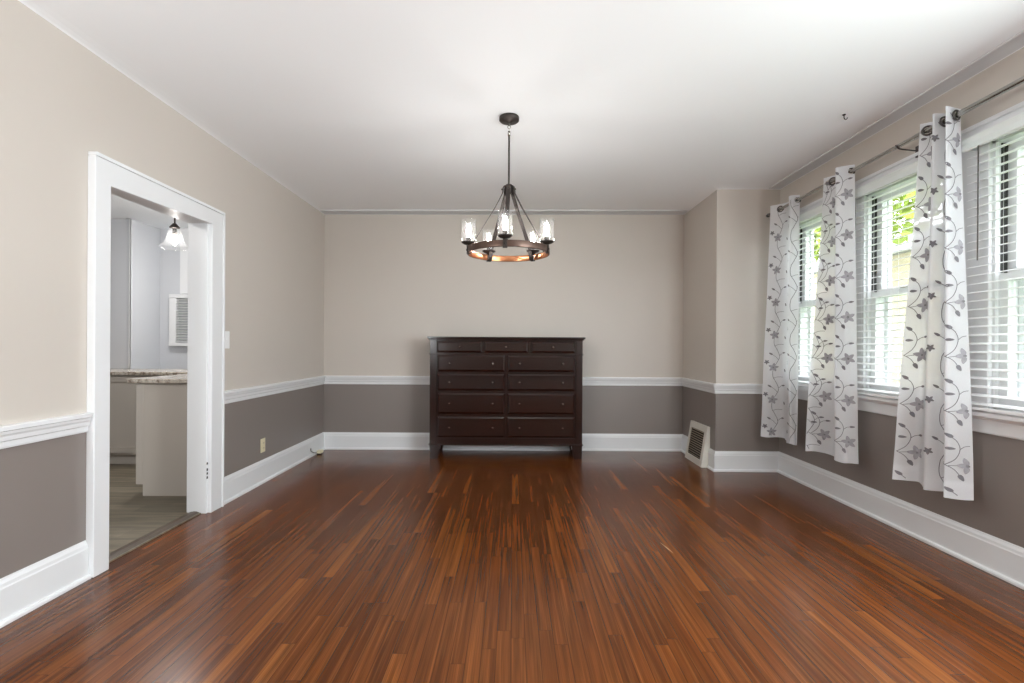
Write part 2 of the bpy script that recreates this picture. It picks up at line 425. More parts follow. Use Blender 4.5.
# ------------------------------------------------------------------ kitchen beyond
KX0, KY0 = -6.4, .6
MB().box(KX0, -2.185, KY0, 6.6, -.08, .008).build('floor_kitchen', M['lvp'], kind='structure')
kw = MB()
kw.box(KX0, -4.19, 5.36, 5.50, 0, 2.56); kw.box(-4.33, -4.19, 5.50, 5.94, 0, 2.56)
kw.box(-4.33, -2.285, 5.82, 5.94, 0, 2.56)
kw.build('wall_kitchen_back', M['kwall'], kind='structure')
MB().box(KX0-.14, KX0, KY0, 5.5, 0, 2.56).build('wall_kitchen_left', M['kwall'], kind='structure')
MB().box(KX0, -2.285, KY0-.14, KY0, 0, 2.56).build('wall_kitchen_near', M['kwall'], kind='structure')
MB().box(KX0-.14, -2.285, KY0-.14, 6.6, 2.56, 2.66).build('ceiling_kitchen', M['ceil'], kind='structure')
MB().box(-4.19, -4.178, 5.345, 5.36, .93, 2.56).box(-4.195,-4.178,5.348,5.372,.93,2.56).build('trim_10', M['white'], kind='structure')  # white strip stands in for the highlight along the wall corner

def shaker_panel(mb, x0, x1, z0, z1, y, t=.02, fr=.055):
    mb.box(x0, x1, y-t, y, z0, z0+fr); mb.box(x0, x1, y-t, y, z1-fr, z1)
    mb.box(x0, x0+fr, y-t, y, z0+fr, z1-fr); mb.box(x1-fr, x1, y-t, y, z0+fr, z1-fr)
    mb.box(x0+fr, x1-fr, y-.008, y, z0+fr, z1-fr)
pc = thing('base_cabinet', 'pale kitchen base cabinet with plain end panel just inside the doorway', 'cabinet', (-2.62, 4.25, .008))
MB().box(-.30, .30, -.41, .30, .09, .878).box(-.235, .30, -.41, .30, 0, .09).build('body', M['kcab'], pc)
MB().box(-.255, .305, -.434, -.412, 0, .878).box(-.31, -.255, -.434, -.412, .09, .878).build('end_panel', M['kcab'], pc, bevel=.002)
for y0, y1 in ((-.40, -.06), (-.05, .29)):
    d = MB().box(-.325, -.302, y0, y1, .10, .876).build('door', M['kcab'], pc, bevel=.003)
    MB().tube([(-.327, y1-.04, .68), (-.35, y1-.04, .69), (-.35, y1-.04, .79), (-.327, y1-.04, .80)], .005).build('handle', M['nickel'], d)
ct = MB().box(-2.985, -2.315, 3.79, 4.62, .888, .921).build('countertop', M['granite'], bevel=.006)
tag(ct, 'speckled granite countertop on the pale end panelled cabinet', 'countertop')
ang = math.radians(0)
bc = thing('base_cabinet', 'white panelled kitchen base cabinet along the far kitchen wall', 'cabinet', (-3.95, 4.79, .008))
MB().box(-1.2, 1.0, 0, .55, .10, .878).box(-1.2, 1.0, .06, .55, 0, .10).build('body', M['kcab'], bc)
for x0, x1 in ((-1.19, -.64), (-.63, -.08), (-.07, .48), (.49, .99)):
    q = MB(); shaker_panel(q, x0, x1, .12, .865, 0); q.build('door', M['kcab'], bc, bevel=.002)
MB().box(-1.2, 1.0, .045, .06, 0, .10).box(-1.2, 1.0, .036, .045, .075, .085).build('toe_kick', M['kcab'], bc)
ct2 = MB().box(-5.2, -2.99, 4.745, 5.355, .888, .921).box(-2.99, -2.315, 4.63, 5.355, .888, .921).build('countertop', M['granite'], bevel=.005)
tag(ct2, 'speckled granite countertop along the far kitchen wall', 'countertop')
# louvred panel on the far kitchen wall
lp = thing('louvered_panel', 'white louvered panel on the far kitchen wall', 'vent', (-3.80, 5.815, 1.17))
MB().box(-.24, .24, -.06, 0, 0, .04).box(-.24, .24, -.06, 0, .565, .61).box(-.24, -.16, -.06, 0, .04, .565).box(.16, .24, -.06, 0, .04, .565).build('frame', M['white'], lp, bevel=.003)
lv = MB()
for i in range(17):
    z = .05 + i*.0305; lv.hexa([(-.16,-.052,z),(.16,-.052,z),(-.16,-.012,z+.014),(.16,-.012,z+.014),(-.16,-.052,z+.005),(.16,-.052,z+.005),(-.16,-.012,z+.019),(.16,-.012,z+.019)])
lv.build('louvers', M['white'], lp)
MB().box(-.16, .16, -.008, -.002, .04, .565).build('backing', M['kwall'], lp)
MB().box(-.02, .04, -.06, -.02, -.075, 0).build('bracket', M['white'], lp, bevel=.01)
MB().box(-3.935, -3.80, 5.79, 5.82, 1.79, 2.56).build('trim_11', M['white'], kind='structure')
# kitchen pendant
kp = thing('pendant_lamp', 'small lit bell glass pendant lamp seen through the doorway', 'lamp', (-2.715, 3.93, 1.965))
bell = [(.112,0),(.108,.004),(.088,.022),(.070,.045),(.060,.075),(.054,.105),(.046,.13),(.034,.15),(.030,.158)]
bo = MB().lathe(bell, n=32).build('lamp_shade', M['bell'], kp)
so = bo.modifiers.new('thickness', 'SOLIDIFY'); so.thickness = .003
MB().lathe([(0,.195),(.012,.194),(.02,.185),(.036,.165),(.036,.155),(0,.152)]).build('cap', M['bronze'], kp)
MB().lathe([(0,.152),(.016,.15),(.016,.10),(0,.098)]).build('socket', M['bronze'], kp)
MB().lathe([(0,.03),(.014,.034),(.027,.05),(.03,.066),(.024,.084),(.014,.098),(0,.1)]).build('bulb', M['kbulb'], kp)
MB().tube([(0,0,.19),(0,0,.575)], .006).lathe([(0,.595),(.05,.595),(.05,.575),(0,.57)]).build('stem', M['bronze'], kp)

# ------------------------------------------------------------------ windows
XO = XR + .17
def window(n_, a, b):
    fr = MB()                                            # jamb liner of the opening
    fr.box(XR-.0, XO, a, a+.014, WZ0, WZ1); fr.box(XR, XO, b-.014, b, WZ0, WZ1); fr.box(XR, XO, a, b, WZ1-.014, WZ1); fr.box(XR, XO+.03, a, b, WZ0, WZ0+.012)
    root = fr.build('window_%d' % n_, M['white'], kind='structure')
    lo, hi = a+.015, b-.015
    def sash(x0, x1, z0, z1, nm):
        s = MB().box(x0, x1, lo, hi, z0, z0+.065).box(x0, x1, lo, hi, z1-.04, z1).box(x0, x1, lo, lo+.045, z0+.065, z1-.04).box(x0, x1, hi-.045, hi, z0+.065, z1-.04)
        so_ = s.build(nm, M['white'], root, bevel=.003)
        MB().box((x0+x1)/2-.002, (x0+x1)/2+.002, lo+.045, hi-.045, z0+.065, z1-.04).build('pane', M['pane'], so_)
        return so_
    s1 = sash(XR+.022, XR+.058, WZ0+.013, 1.59, 'lower_sash')
    MB().box(XR+.012, XR+.022, (lo+hi)/2-.03, (lo+hi)/2+.03, 1.59, 1.60).build('sash_lock', M['nickel'], s1)
    sash(XR+.066, XR+.102, 1.55, WZ1-.015, 'upper_sash')
    t = MB()
    for y0, y1 in ((lo, lo+.004), (hi-.004, hi)):
        t.box(XR+.026, XR+.036, y0, y1, 1.595, WZ1-.016); t.box(XR+.043, XR+.060, y0, y1, 1.595, WZ1-.016)
    t.build('sash_track', M['track'], root)
    q = MB(); x0, x1 = XR+.125, XR+.15
    q.box(x0, x1, lo, lo+.03, WZ0+.013, WZ1-.015).box(x0, x1, hi-.03, hi, WZ0+.013, WZ1-.015).box(x0, x1, lo, hi, 1.56, 1.59).box(x0, x1, lo, hi, WZ0+.013, WZ0+.04).box(x0, x1, lo, hi, WZ1-.045, WZ1-.015)
    q.build('storm_frame', M['white'], root)
    return root
for k, (a, b) in enumerate(WIN): window(k+1, a, b)
# casings: head board across, flat mullions between the windows
XCF = XR - .02
cz = MB()
cz.box(XCF, XR, 4.47, 4.60, .856, 2.34); cz.box(XCF, XR, 3.555, 3.83, .856, 2.34); cz.box(XCF, XR, 2.62, 2.905, .856, 2.34); cz.box(XCF, XR, 1.84, 1.97, .856, 2.34)
cz.box(XCF, XR, 1.84, 4.60, 2.30, 2.40)
cz.build('trim_12', M['white'], kind='structure')
MB().box(XCF-.012, XR, 1.82, 4.61, 2.40, 2.425).build('trim_13', M['white'], bevel=.005, kind='structure')
# wide side window, added behind the camera as a source of fill light
q = MB().box(XCF, XR, -.9, 1.55, 2.35, 2.45).box(XCF, XR, -1.0, -.9, .75, 2.45).box(XCF, XR, 1.55, 1.65, .75, 2.45).box(XR-.05, XR, -1.02, 1.66, .72, .75)
r = q.build('window_4', M['white'], kind='structure')
q = MB()
for ya in (-.9, .295, 1.49): q.box(XR+.04, XR+.08, ya, ya+.06, .75, 2.35)
q.box(XR+.04, XR+.08, -.9, 1.55, .75, .81).box(XR+.04, XR+.08, -.9, 1.55, 2.29, 2.35)
q.build('sash', M['white'], r)

# ------------------------------------------------------------------ blinds
XB = 2.522                                              # blind centre plane
BL = [(3.755, 4.575), (2.833, 3.636), (1.893, 2.703)]
BLAB = ['white slatted blind on the window nearest the chimney corner', 'white slatted blind on the middle of the three windows', 'white slatted blind on the window nearest the viewer']
PITCH = .0463
for (a, b), lab in zip(BL, BLAB):
    L = b - a
    o = thing('venetian_blind', lab, 'blind', (XB, (a+b)/2, .858), group='slatted blinds on the window wall')
    h = L/2
    v = MB(); prv = [(-.052,1.418),(-.046,1.412),(-.040,1.412),(-.036,1.43),(-.036,1.482),(-.048,1.482),(-.052,1.476),(-.046,1.45)]
    kk = len(prv); v.add([(x,-h,z) for x, z in prv] + [(x,h,z) for x, z in prv], [(i,(i+1)%kk,kk+(i+1)%kk,kk+i) for i in range(kk)] + [tuple(range(kk)), tuple(range(kk,2*kk))])
    v.box(-.036, .02, -h, -h+.006, 1.418, 1.482).box(-.036, .02, h-.006, h, 1.418, 1.482)
    v.build('valance', M['valance'], o)
    MB().box(-.03, .018, -h+.01, h-.01, 1.435, 1.478).build('head_rail', M['blind'], o)
    sl = MB(); tl = math.radians(10.5)
    for i in range(30):
        z = .036 + i*PITCH
        pts = []
        for k in range(6):
            x = -.025 + .05*k/5; crown = .0035*(1-(2*k/5-1)**2)
            pts.append((x*math.cos(tl), x*math.sin(tl) + crown))
        vs = []
        for yy in (-h+.004, h-.004):
            vs += [(x, yy, z+q+.0013) for x, q in pts] + [(x, yy, z+q-.0013) for x, q in pts[::-1]]
        m_ = 12
        sl.add(vs, [(i_, (i_+1) % m_, m_+(i_+1) % m_, m_+i_) for i_ in range(m_)] + [tuple(range(m_)), tuple(range(m_, 2*m_))])
    sl.build('slats', M['blind'], o)
    MB().box(-.025, .02, -h+.004, h-.004, .002, .018).build('bottom_rail', M['blind'], o, bevel=.003)
    lc = MB()
    for yy in (-h+.13, 0, h-.13):
        for xx in (-.027, .0235): lc.tube([(xx, yy, .01), (xx, yy, 1.44)], .0008, 5)
    lc.build('ladder_cord', M['blind'], o)
    MB().tube([(-.058, h-.105, 1.41), (-.060, h-.105, .80)], .0035, 8).build('tilt_wand', M['pewter'], o)
    MB().tube([(-.056, -h+.10, 1.41), (-.056, -h+.10, .55)], .0015, 6).lathe([(0,.52),(.008,.52),(.004,.55),(0,.55)], (-.056,-h+.10,0), 10).build('lift_cord', M['blind'], o)

# ------------------------------------------------------------------ curtain rod
def rz(y): return 2.469 - (y - 2.38)*.011
ROD_X = 2.420
rod = thing('curtain_rod', 'brushed metal curtain rod across the top of the windows', 'curtain rod', (ROD_X, 3.2, 0))
MB().tube([(0, 1.43, rz(4.63)), (0, -.25, rz(2.95))], .0125, 14).tube([(0, -.25, rz(2.95)), (0, -1.75, rz(1.45))], .0155, 14).build('pole', M['nickel'], rod)
MB().lathe([(0,0),(.014,.002),(.018,.012),(.018,.028),(.012,.04),(0,.042)], (0, 1.43, rz(4.63)), 16, axis='y').build('finial', M['pewter'], rod)
for y in (4.60, 3.08, 1.75):
    z = rz(y); yy = y-3.2
    MB().box(.115, .124, yy-.012, yy+.012, z-.07, z-.0).tube([(.118,yy,z-.03),(.03,yy,z-.022),(.0,yy,z-.016),(-.016,yy,z-.004),(-.018,yy,z+.006)], .0045, 8).build('bracket', M['pewter'], rod)

# ------------------------------------------------------------------ curtains
def catmull(P, a):
    n_ = len(P)-1; f = min(max(a*n_, 0), n_-1e-9); i = int(f); t = f-i
    p1 = P[i]; p2 = P[i+1]
    p0 = P[i-1] if i > 0 else (2*p1[0]-p2[0], 2*p1[1]-p2[1]); p3 = P[i+2] if i+2 <= n_ else (2*p2[0]-p1[0], 2*p2[1]-p1[1])
    r = []
    for k in (0, 1):
        r.append(.5*(2*p1[k] + (p2[k]-p0[k])*t + (2*p0[k]-5*p1[k]+4*p2[k]-p3[k])*t*t + (3*p1[k]-p0[k]-3*p2[k]+p3[k])*t**3))
    return r
def ellipse_leaf(cx, cz, ang_, ln, wd, k=9):
    pts = []
    for i in range(2*k):
        t = 2*PI*i/(2*k); x = math.cos(t)*ln/2; y = math.sin(t)*wd/2*(1-.35*math.cos(t))
        pts.append((cx + x*math.cos(ang_) - y*math.sin(ang_), cz + x*math.sin(ang_) + y*math.cos(ang_)))
    return pts
def curtain(label, top, bot, ztop, zbot, motifs, zphase, grom, seed, mid=None):
    K = .987
    top = [(min(x*K, 2.463), y*K) for x, y in top]; bot = [(min(x*K, 2.463), y*K) for x, y in bot]
    ztop = 1.19 + (ztop-1.19)*K; zbot = 1.19 + (zbot-1.19)*K
    rnd = random.Random(seed)
    cx = sum(p[0] for p in top)/len(top); cy = sum(p[1] for p in top)/len(top)
    root = thing('curtain', label, 'curtain', (cx, cy, zbot), group='embroidered curtain panels on the rod')
    ph = [rnd.uniform(0, 6.28) for _ in range(6)]
    def S(a, z, off=0):
        def at(a_):
            t = (ztop - z)/(ztop - zbot); t = min(max(t, 0), 1.0)
            if mid is None:
                e = t*t*(3-2*t)*.35 + t*.65
                P = [(p[0]*(1-e)+q[0]*e, p[1]*(1-e)+q[1]*e) for p, q in zip(top, bot)]
            elif t < .5: P = [(p[0]*(1-2*t)+q[0]*2*t, p[1]*(1-2*t)+q[1]*2*t) for p, q in zip(top, mid)]
            else: P = [(p[0]*(2-2*t)+q[0]*(2*t-1), p[1]*(2-2*t)+q[1]*(2*t-1)) for p, q in zip(mid, bot)]
            x, y = catmull(P, a_)
            w = .004*t*math.sin(a_*19+ph[0]+z*2.1) + .003*math.sin(z*7+a_*11+ph[1])*min(1, t*3)
            w2 = .007*max(0, t-.9)/.1*math.sin(a_*31+ph[2])
            return x + w, y + w + w2
        x, y = at(a)
        xa, ya = at(max(a-.004, 0)); xb, yb = at(min(a+.004, 1))
        dx, dy = xb-xa, yb-ya; l = math.hypot(dx, dy) or 1
        return (x + dy/l*off - cx, y - dx/l*off - cy, z - zbot)
    ns = len(top)-1; na = ns*20; ntop = 24; nz = ntop + 66
    def zrow(j, a):
        z = ztop - .12*j/ntop if j <= ntop else ztop - .12 + (zbot - ztop + .12)*(j-ntop)/(nz-ntop)
        if j == nz or j >= nz-3: z += .006*math.sin(a*14+ph[3])*(1-(nz-j)/3)
        return z
    def hole(vv, ids):                       # the punched eyelets the rod runs through
        x = sum(vv[k_][0] for k_ in ids)/len(ids) + cx - ROD_X; y = sum(vv[k_][1] for k_ in ids)/len(ids) + cy
        z = sum(vv[k_][2] for k_ in ids)/len(ids) + zbot - rz(y)
        return math.hypot(x, z) < .0235
    fb = MB(); vs = []
    for j in range(nz+1):
        for i in range(na+1): vs.append(S(i/na, zrow(j, i/na)))
    fb.add(vs, [(j*(na+1)+i, j*(na+1)+i+1, (j+1)*(na+1)+i+1, (j+1)*(na+1)+i) for j in range(nz) for i in range(na) if not hole(vs, (j*(na+1)+i, (j+1)*(na+1)+i+1))], 0, True)
    fo = fb.build('fabric', M['fabric'], root)
    # hems
    for (j0, j1) in ((0, 4), (nz-3, nz)):
        hm = MB(); hv = []
        rows = range(j0, j1+1)
        for j in rows:
            for i in range(na+1): hv.append(S(i/na, zrow(j, i/na), .0015))
        w = na+1
        hm.add(hv, [(r*w+i, r*w+i+1, (r+1)*w+i+1, (r+1)*w+i) for r in range(len(rows)-1) for i in range(na)], 0, True)
        hm.build('hem', M['fabric'], root)
    # arc length at half height
    tab = [0]; zm = (ztop+zbot)/2; prev = S(0, zm)
    for i in range(1, 401):
        q = S(i/400, zm); tab.append(tab[-1] + math.hypot(q[0]-prev[0], q[1]-prev[1])); prev = q
    LEN = tab[-1]
    import bisect
    def s2a(s):
        k_ = bisect.bisect_left(tab, s)
        if k_ <= 0: return 0
        if k_ > 400: return 1
        return (k_-1 + (s-tab[k_-1])/max(1e-9, tab[k_]-tab[k_-1]))/400
    em = MB()
    def ok(p): return .004 < p[0] < LEN-.004 and zbot+.012 < p[1] < ztop-.03
    def poly(pts, mi):
        if not all(ok(p) for p in pts): return
        c_ = (sum(p[0] for p in pts)/len(pts), sum(p[1] for p in pts)/len(pts))
        for off in (.0026, -.0026):
            vv = [S(s2a(c_[0]), c_[1], off)] + [S(s2a(p[0]), p[1], off) for p in pts]
            em.add(vv, [(0, i+1, (i+1) % len(pts)+1) for i in range(len(pts))], mi)
    def stem(pts, wd=.0042):
        # smooth polyline then ribbon
        P = [(p[0], p[1]) for p in pts]; n_ = (len(P)-1)*6
        q = [catmull(P, i/n_) for i in range(n_+1)]
        for i in range(n_):
            (x0, y0), (x1, y1) = q[i], q[i+1]; l = math.hypot(x1-x0, y1-y0) or 1
            nx, ny = -(y1-y0)/l*wd/2, (x1-x0)/l*wd/2
            quad = [(x0-nx,y0-ny),(x1-nx,y1-ny),(x1+nx,y1+ny),(x0+nx,y0+ny)]
            if all(ok(p) for p in quad):
                for off in (.0024, -.0024):
                    em.add([S(s2a(p[0]), p[1], off) for p in quad], [(0,1,2,3)], 0)
    def flower(x, z, r, rot, mi=1):
        for k_ in range(5):
            a_ = rot + 2*PI*k_/5
            poly(ellipse_leaf(x+math.cos(a_)*r*.58, z+math.sin(a_)*r*.58, a_, r*.95, r*.58), mi)
        poly(ellipse_leaf(x, z, 0, r*.42, r*.42), 0)
    R = .295
    def vine(bx, zz, full=True):
        stem([(bx-.004, zz), (bx+.020, zz+R*.16), (bx+.038, zz+R*.34), (bx+.016, zz+R*.55), (bx-.006, zz+R*.70), (bx-.010, zz+R*.85), (bx-.004, zz+R)], .0036)
        if full: flower(bx-.006, zz+R, .038, .3+rnd.uniform(-.2,.2))
        stem([(bx+.036, zz+R*.36), (bx+.060, zz+R*.44), (bx+.074, zz+R*.45)], .003); poly(ellipse_leaf(bx+.080, zz+R*.455, .1, .032, .013), 0)
        stem([(bx+.030, zz+R*.24), (bx+.004, zz+R*.34), (bx-.022, zz+R*.40)], .003); poly(ellipse_leaf(bx-.030, zz+R*.42, 2.6, .034, .014), 0)
        stem([(bx-.004, zz+R*.66), (bx+.030, zz+R*.71), (bx+.075, zz+R*.71)], .003)
        poly(ellipse_leaf(bx+.092, zz+R*.92, 2.0, .030, .014), 0)
        flower(bx-.058, zz+R*.16, .021, .9, 0)
    def spray(nx_, nz_):
        stem([(nx_-.05, nz_+.012), (nx_-.02, nz_+.008), (nx_, nz_)], .0034)
        stem([(nx_, nz_), (nx_+.036, nz_+.040), (nx_+.052, nz_+.090), (nx_+.042, nz_+.130), (nx_+.020, nz_+.155)], .0034)
        poly(ellipse_leaf(nx_+.012, nz_+.163, 2.5, .036, .018), 0)
        stem([(nx_+.052, nz_+.090), (nx_+.070, nz_+.106), (nx_+.092, nz_+.112)], .003); poly(ellipse_leaf(nx_+.102, nz_+.113, .1, .032, .013), 0)
        stem([(nx_, nz_), (nx_+.028, nz_-.020), (nx_+.048, nz_-.050)], .0034); poly(ellipse_leaf(nx_+.054, nz_-.062, -1.1, .036, .020), 0)
        stem([(nx_+.01, nz_-.004), (nx_+.05, nz_+.004)], .003)
        flower(nx_+.082, nz_+.004, .042, .65+rnd.uniform(-.2,.2))
        poly(ellipse_leaf(nx_+.018, nz_+.092, 0, .036, .015), 0)
    for motif, a_ in motifs:
        for row in range(-1, 9):
            x_ = tab[int(a_*400)]; z_ = zphase + row*R
            if motif == 's': spray(x_, z_)
            else: vine(x_, z_, motif == 'v')
    em.build('embroidery', [M['embroidery'], M['petal']], root, label='grey embroidered flowers and vines')
    for a in grom:
        p = S(a, rz(cy)); q1 = S(a-.02, rz(cy)); q2 = S(a+.02, rz(cy))
        d = Vector((q2[0]-q1[0], q2[1]-q1[1], 0)).normalized(); nrm = Vector((d.y, -d.x, 0))
        c_ = Vector((ROD_X-cx, p[1], rz(p[1]+cy)-zbot))
        g = MB(); g.torus(c_, nrm, .0255, .0055, 20, 8)
        g.build('grommet', M['pewter'], root, label='dark metal grommet')
    return root
curtain('embroidered white curtain in the corner by the chimney wall',
        [(2.392,4.56),(2.485,4.43),(2.400,4.262),(2.468,4.222)], [(2.335,4.60),(2.478,4.46),(2.385,4.24),(2.440,4.19)],
        2.508, .36, (('v', .15), ('w', .78)), .125, (1/6, .5, 5/6), 3)
curtain('embroidered white curtain between the first and middle windows',
        [(2.425,3.83),(2.480,3.70),(2.370,3.605),(2.462,3.535)], [(2.350,3.93),(2.475,3.74),(2.372,3.60),(2.455,3.475)],
        2.515, .365, (('w', .02), ('s', .05), ('s', .68)), .225, (1/6, .5, 5/6), 5)
curtain('embroidered white curtain nearest the viewer, the widest of the three panels',
        [(2.425,2.925),(2.478,2.872),(2.392,2.795),(2.520,2.782),(2.384,2.705),(2.525,2.738)],
        [(2.400,3.085),(2.475,2.98),(2.415,2.865),(2.478,2.79),(2.395,2.712),(2.492,2.640)],
        2.528, .37, (('s', .02), ('w', .53), ('s', .805)), .262, (.1, .3, .5, .7, .9), 9)

# ------------------------------------------------------------------ chest of drawers
dr = thing('chest_of_drawers', 'dark espresso wood chest of eleven drawers against the back wall', 'dresser', (-.066, 5.172, 0))
W2 = .806
b = MB()
b.box(-W2+.004, W2-.004, .014, .40, .15, 1.254)
for sx in (-1, 1):
    xs = sorted((sx*W2, sx*(W2-.068))); b.box(xs[0], xs[1], -.004, .06, .15, 1.254)
zr = [(.227,.444),(.4755,.693),(.722,.898),(.922,1.093)]
for z0_, z1_ in ((.447,.473),(.696,.719),(.901,.919),(1.096,1.119),(1.241,1.254)): b.box(-.738, .738, .010, .03, z0_, z1_)
b.box(-.738, .738, .0, .03, .15, .222)
b.box(-.014, .014, .008, .03, .222, 1.096)
for x in (-.249, .247): b.box(x-.014, x+.014, .008, .03, 1.119, 1.241)
b.build('case', M['espresso'], dr, bevel=.003)
tpm = MB()
for (ov, z0_, z1_) in ((.010,1.252,1.262),(.018,1.262,1.270),(.026,1.270,1.287)): tpm.box(-W2-ov, W2+ov, -.004-ov, .40, z0_, z1_)
tpm.build('top', M['espresso'], dr, bevel=.003)
for sx in (-1, 1):
    xs = sorted((sx*(W2+.008), sx*(W2-.072))); MB().box(xs[0], xs[1], -.012, .10, 1.098, 1.110).build('bead_moulding', M['espresso'], dr, bevel=.003)
MB().box(-W2-.008, W2+.008, -.012, .03, .142, .156).build('base_moulding', M['espresso'], dr, bevel=.003)
for sx in (-1, 1):
    for (y0, y1) in ((-.004, .09), (.31, .395)):
        xs = sorted((sx*W2, sx*(W2-.112))); xt = sorted((sx*(W2-.004), sx*(W2-.085)))
        MB().hexa([(xt[0],y0+.003,0),(xt[1],y0+.003,0),(xt[0],y1-.01,0),(xt[1],y1-.01,0),(xs[0],y0,.145),(xs[1],y0,.145),(xs[0],y1,.145),(xs[1],y1,.145)]).build('leg', M['espresso'], dr, bevel=.002)
def drawer(x0, x1, z0_, z1_, knobs):
    i_ = .018; f0, f1 = -.002, -.011
    vs = [(x0,.03,z0_),(x1,.03,z0_),(x1,.03,z1_),(x0,.03,z1_),(x0,f0,z0_),(x1,f0,z0_),(x1,f0,z1_),(x0,f0,z1_),
          (x0+i_,f1,z0_+i_),(x1-i_,f1,z0_+i_),(x1-i_,f1,z1_-i_),(x0+i_,f1,z1_-i_)]
    fs = [(0,1,2,3),(8,9,10,11)] + [(k_,(k_+1)%4,4+(k_+1)%4,4+k_) for k_ in range(4)] + [(4+k_,4+(k_+1)%4,8+(k_+1)%4,8+k_) for k_ in range(4)]
    d = MB().add(vs, fs).build('drawer', M['espresso'], dr)
    for kx, kz in knobs:
        MB().lathe([(.008,0),(.005,-.004),(.005,-.012),(.009,-.016),(.012,-.021),(.010,-.026),(.005,-.029),(0,-.029)], (kx, f1, kz), 16, axis='y').build('knob', M['knob'], d)
cx0 = 408
cv = lambda p: (p - 408)*.002222
for a, b_, kx in ((78,292,188),(304,511,407),(525,734,630)): drawer(cv(a), cv(b_), 1.122, 1.238, [(cv(kx), 1.18)])
for (z0_, z1_), kz in zip(zr, (.329, .584, .807, 1.007)):
    drawer(cv(82), cv(401), z0_, z1_, [(cv(140), kz), (cv(345), kz)])
    drawer(cv(415), cv(734), z0_, z1_, [(cv(472), kz), (cv(676), kz)])

# ------------------------------------------------------------------ chandelier
CX, CY, CZ = -.031, 3.25, .012
ZC = zline(CX) + .012 - CZ
ch = thing('chandelier', 'bronze ring chandelier with five lit glass shades', 'chandelier', (CX, CY, CZ))
MB().lathe([(0,ZC),(.064,ZC),(.066,ZC-.004),(.066,ZC-.022),(.060,ZC-.028),(.018,ZC-.030),(.016,ZC-.036),(0,ZC-.036)], n=36).build('canopy', M['bronze'], ch)
sm_ = MB(); sm_.tube([(0,0,ZC-.12),(0,0,2.235)], .0065, 12)
sm_.build('stem', M['bronze'], ch)
sw = MB(); sw.torus((0,0,ZC-.048), (1,0,0), .010, .0028, 14, 6); sw.torus((0,0,ZC-.066), (0,1,0), .010, .0028, 14, 6); sw.torus((0,0,ZC-.084), (1,0,0), .010, .0028, 14, 6)
sw.lathe([(0,ZC-.092),(.008,ZC-.094),(.010,ZC-.108),(.009,ZC-.122),(0,ZC-.124)], n=12)
sw.build('chain_loop', M['nickel'], ch)
MB().lathe([(0,2.250),(.020,2.249),(.026,2.240),(.026,2.205),(.020,2.190),(0,2.188)], n=20).build('hub', M['bronze'], ch)
R0, ZB, ZT = .272, 1.784, 1.826
MB().lathe([(R0-.007,ZB),(R0,ZB),(R0+.001,ZB+.004),(R0+.001,ZT-.004),(R0,ZT),(R0-.007,ZT)], n=72).build('ring', M['ringmetal'], ch)
MB().lathe([(R0-.0075,ZT-.001),(R0-.0085,ZT-.003),(R0-.0085,ZB+.003),(R0-.0075,ZB+.001)], n=72).build('ring_lining', M['copper'], ch, label='copper toned inner face of the ring')
for k in range(5):
    th = math.radians(-94 + 72*k); ct_, st_ = math.cos(th), math.sin(th)
    def pol(r, t, z): return (r*ct_ - t*st_, r*st_ + t*ct_, z)
    pr = [(.020,2.236),(.034,2.236),(.038,2.226),(.042,2.190),(.090,2.095),(.226,1.868),(.233,1.835),(.238,1.806),(.248,1.786),(.262,1.779),(.272,1.780)]
    th_ = .0045; s_ = MB(); secs = []
    for i, (r, z) in enumerate(pr):
        a_ = pr[max(i-1,0)]; b_ = pr[min(i+1,len(pr)-1)]; d = Vector((b_[0]-a_[0], b_[1]-a_[1])).normalized(); nr = Vector((-d.y, d.x))*th_/2
        w = .014
        secs.append([pol(r+nr.x,-w,z+nr.y), pol(r+nr.x,w,z+nr.y), pol(r-nr.x,w,z-nr.y), pol(r-nr.x,-w,z-nr.y)])
    vs = [v for q in secs for v in q]
    s_.add(vs, [(i*4+j, i*4+(j+1)%4, (i+1)*4+(j+1)%4, (i+1)*4+j) for i in range(len(pr)-1) for j in range(4)] + [(0,1,2,3), tuple(4*(len(pr)-1)+j for j in range(4))])
    s_.lathe([(0,-.004),(.006,-.004),(.006,.004),(0,.004)], pol(.045,0,2.214), 8)
    s_.build('arm', M['bronze'], ch)
    rs = .266
    c = pol(rs, 0, 0)
    cu = MB().lathe([(0,1.822),(.012,1.824),(.013,1.834),(.030,1.838),(.046,1.848),(.047,1.853),(.043,1.852),(.016,1.848),(.016,1.882),(0,1.883)], (c[0],c[1],0), 28)
    # clip that holds the cup on the ring
    q = [pol(r, t, z) for z in (1.778, 1.832) for t in (-.013, .013) for r in (R0-.010, R0+.006)]
    cu.hexa(q)
    cu.lathe([(0,-.006),(.005,-.006),(.005,.006),(0,.006)], pol(R0+.006,0,1.803), 8)
    cu.build('cup', M['bronze'], ch)
    sh = MB().lathe([(.0455,1.853),(.0465,1.857),(.0465,1.994),(.0455,1.998)], (c[0],c[1],0), 32).build('lamp_shade', M['shade'], ch)
    so = sh.modifiers.new('thickness', 'SOLIDIFY'); so.thickness = .003
    bl = MB().lathe([(0,1.972),(.006,1.970),(.013,1.955),(.016,1.93),(.014,1.905),(.010,1.888),(.008,1.882),(0,1.882)], (c[0],c[1],0), 16)
    bl.build('bulb', M['bulb'], ch)

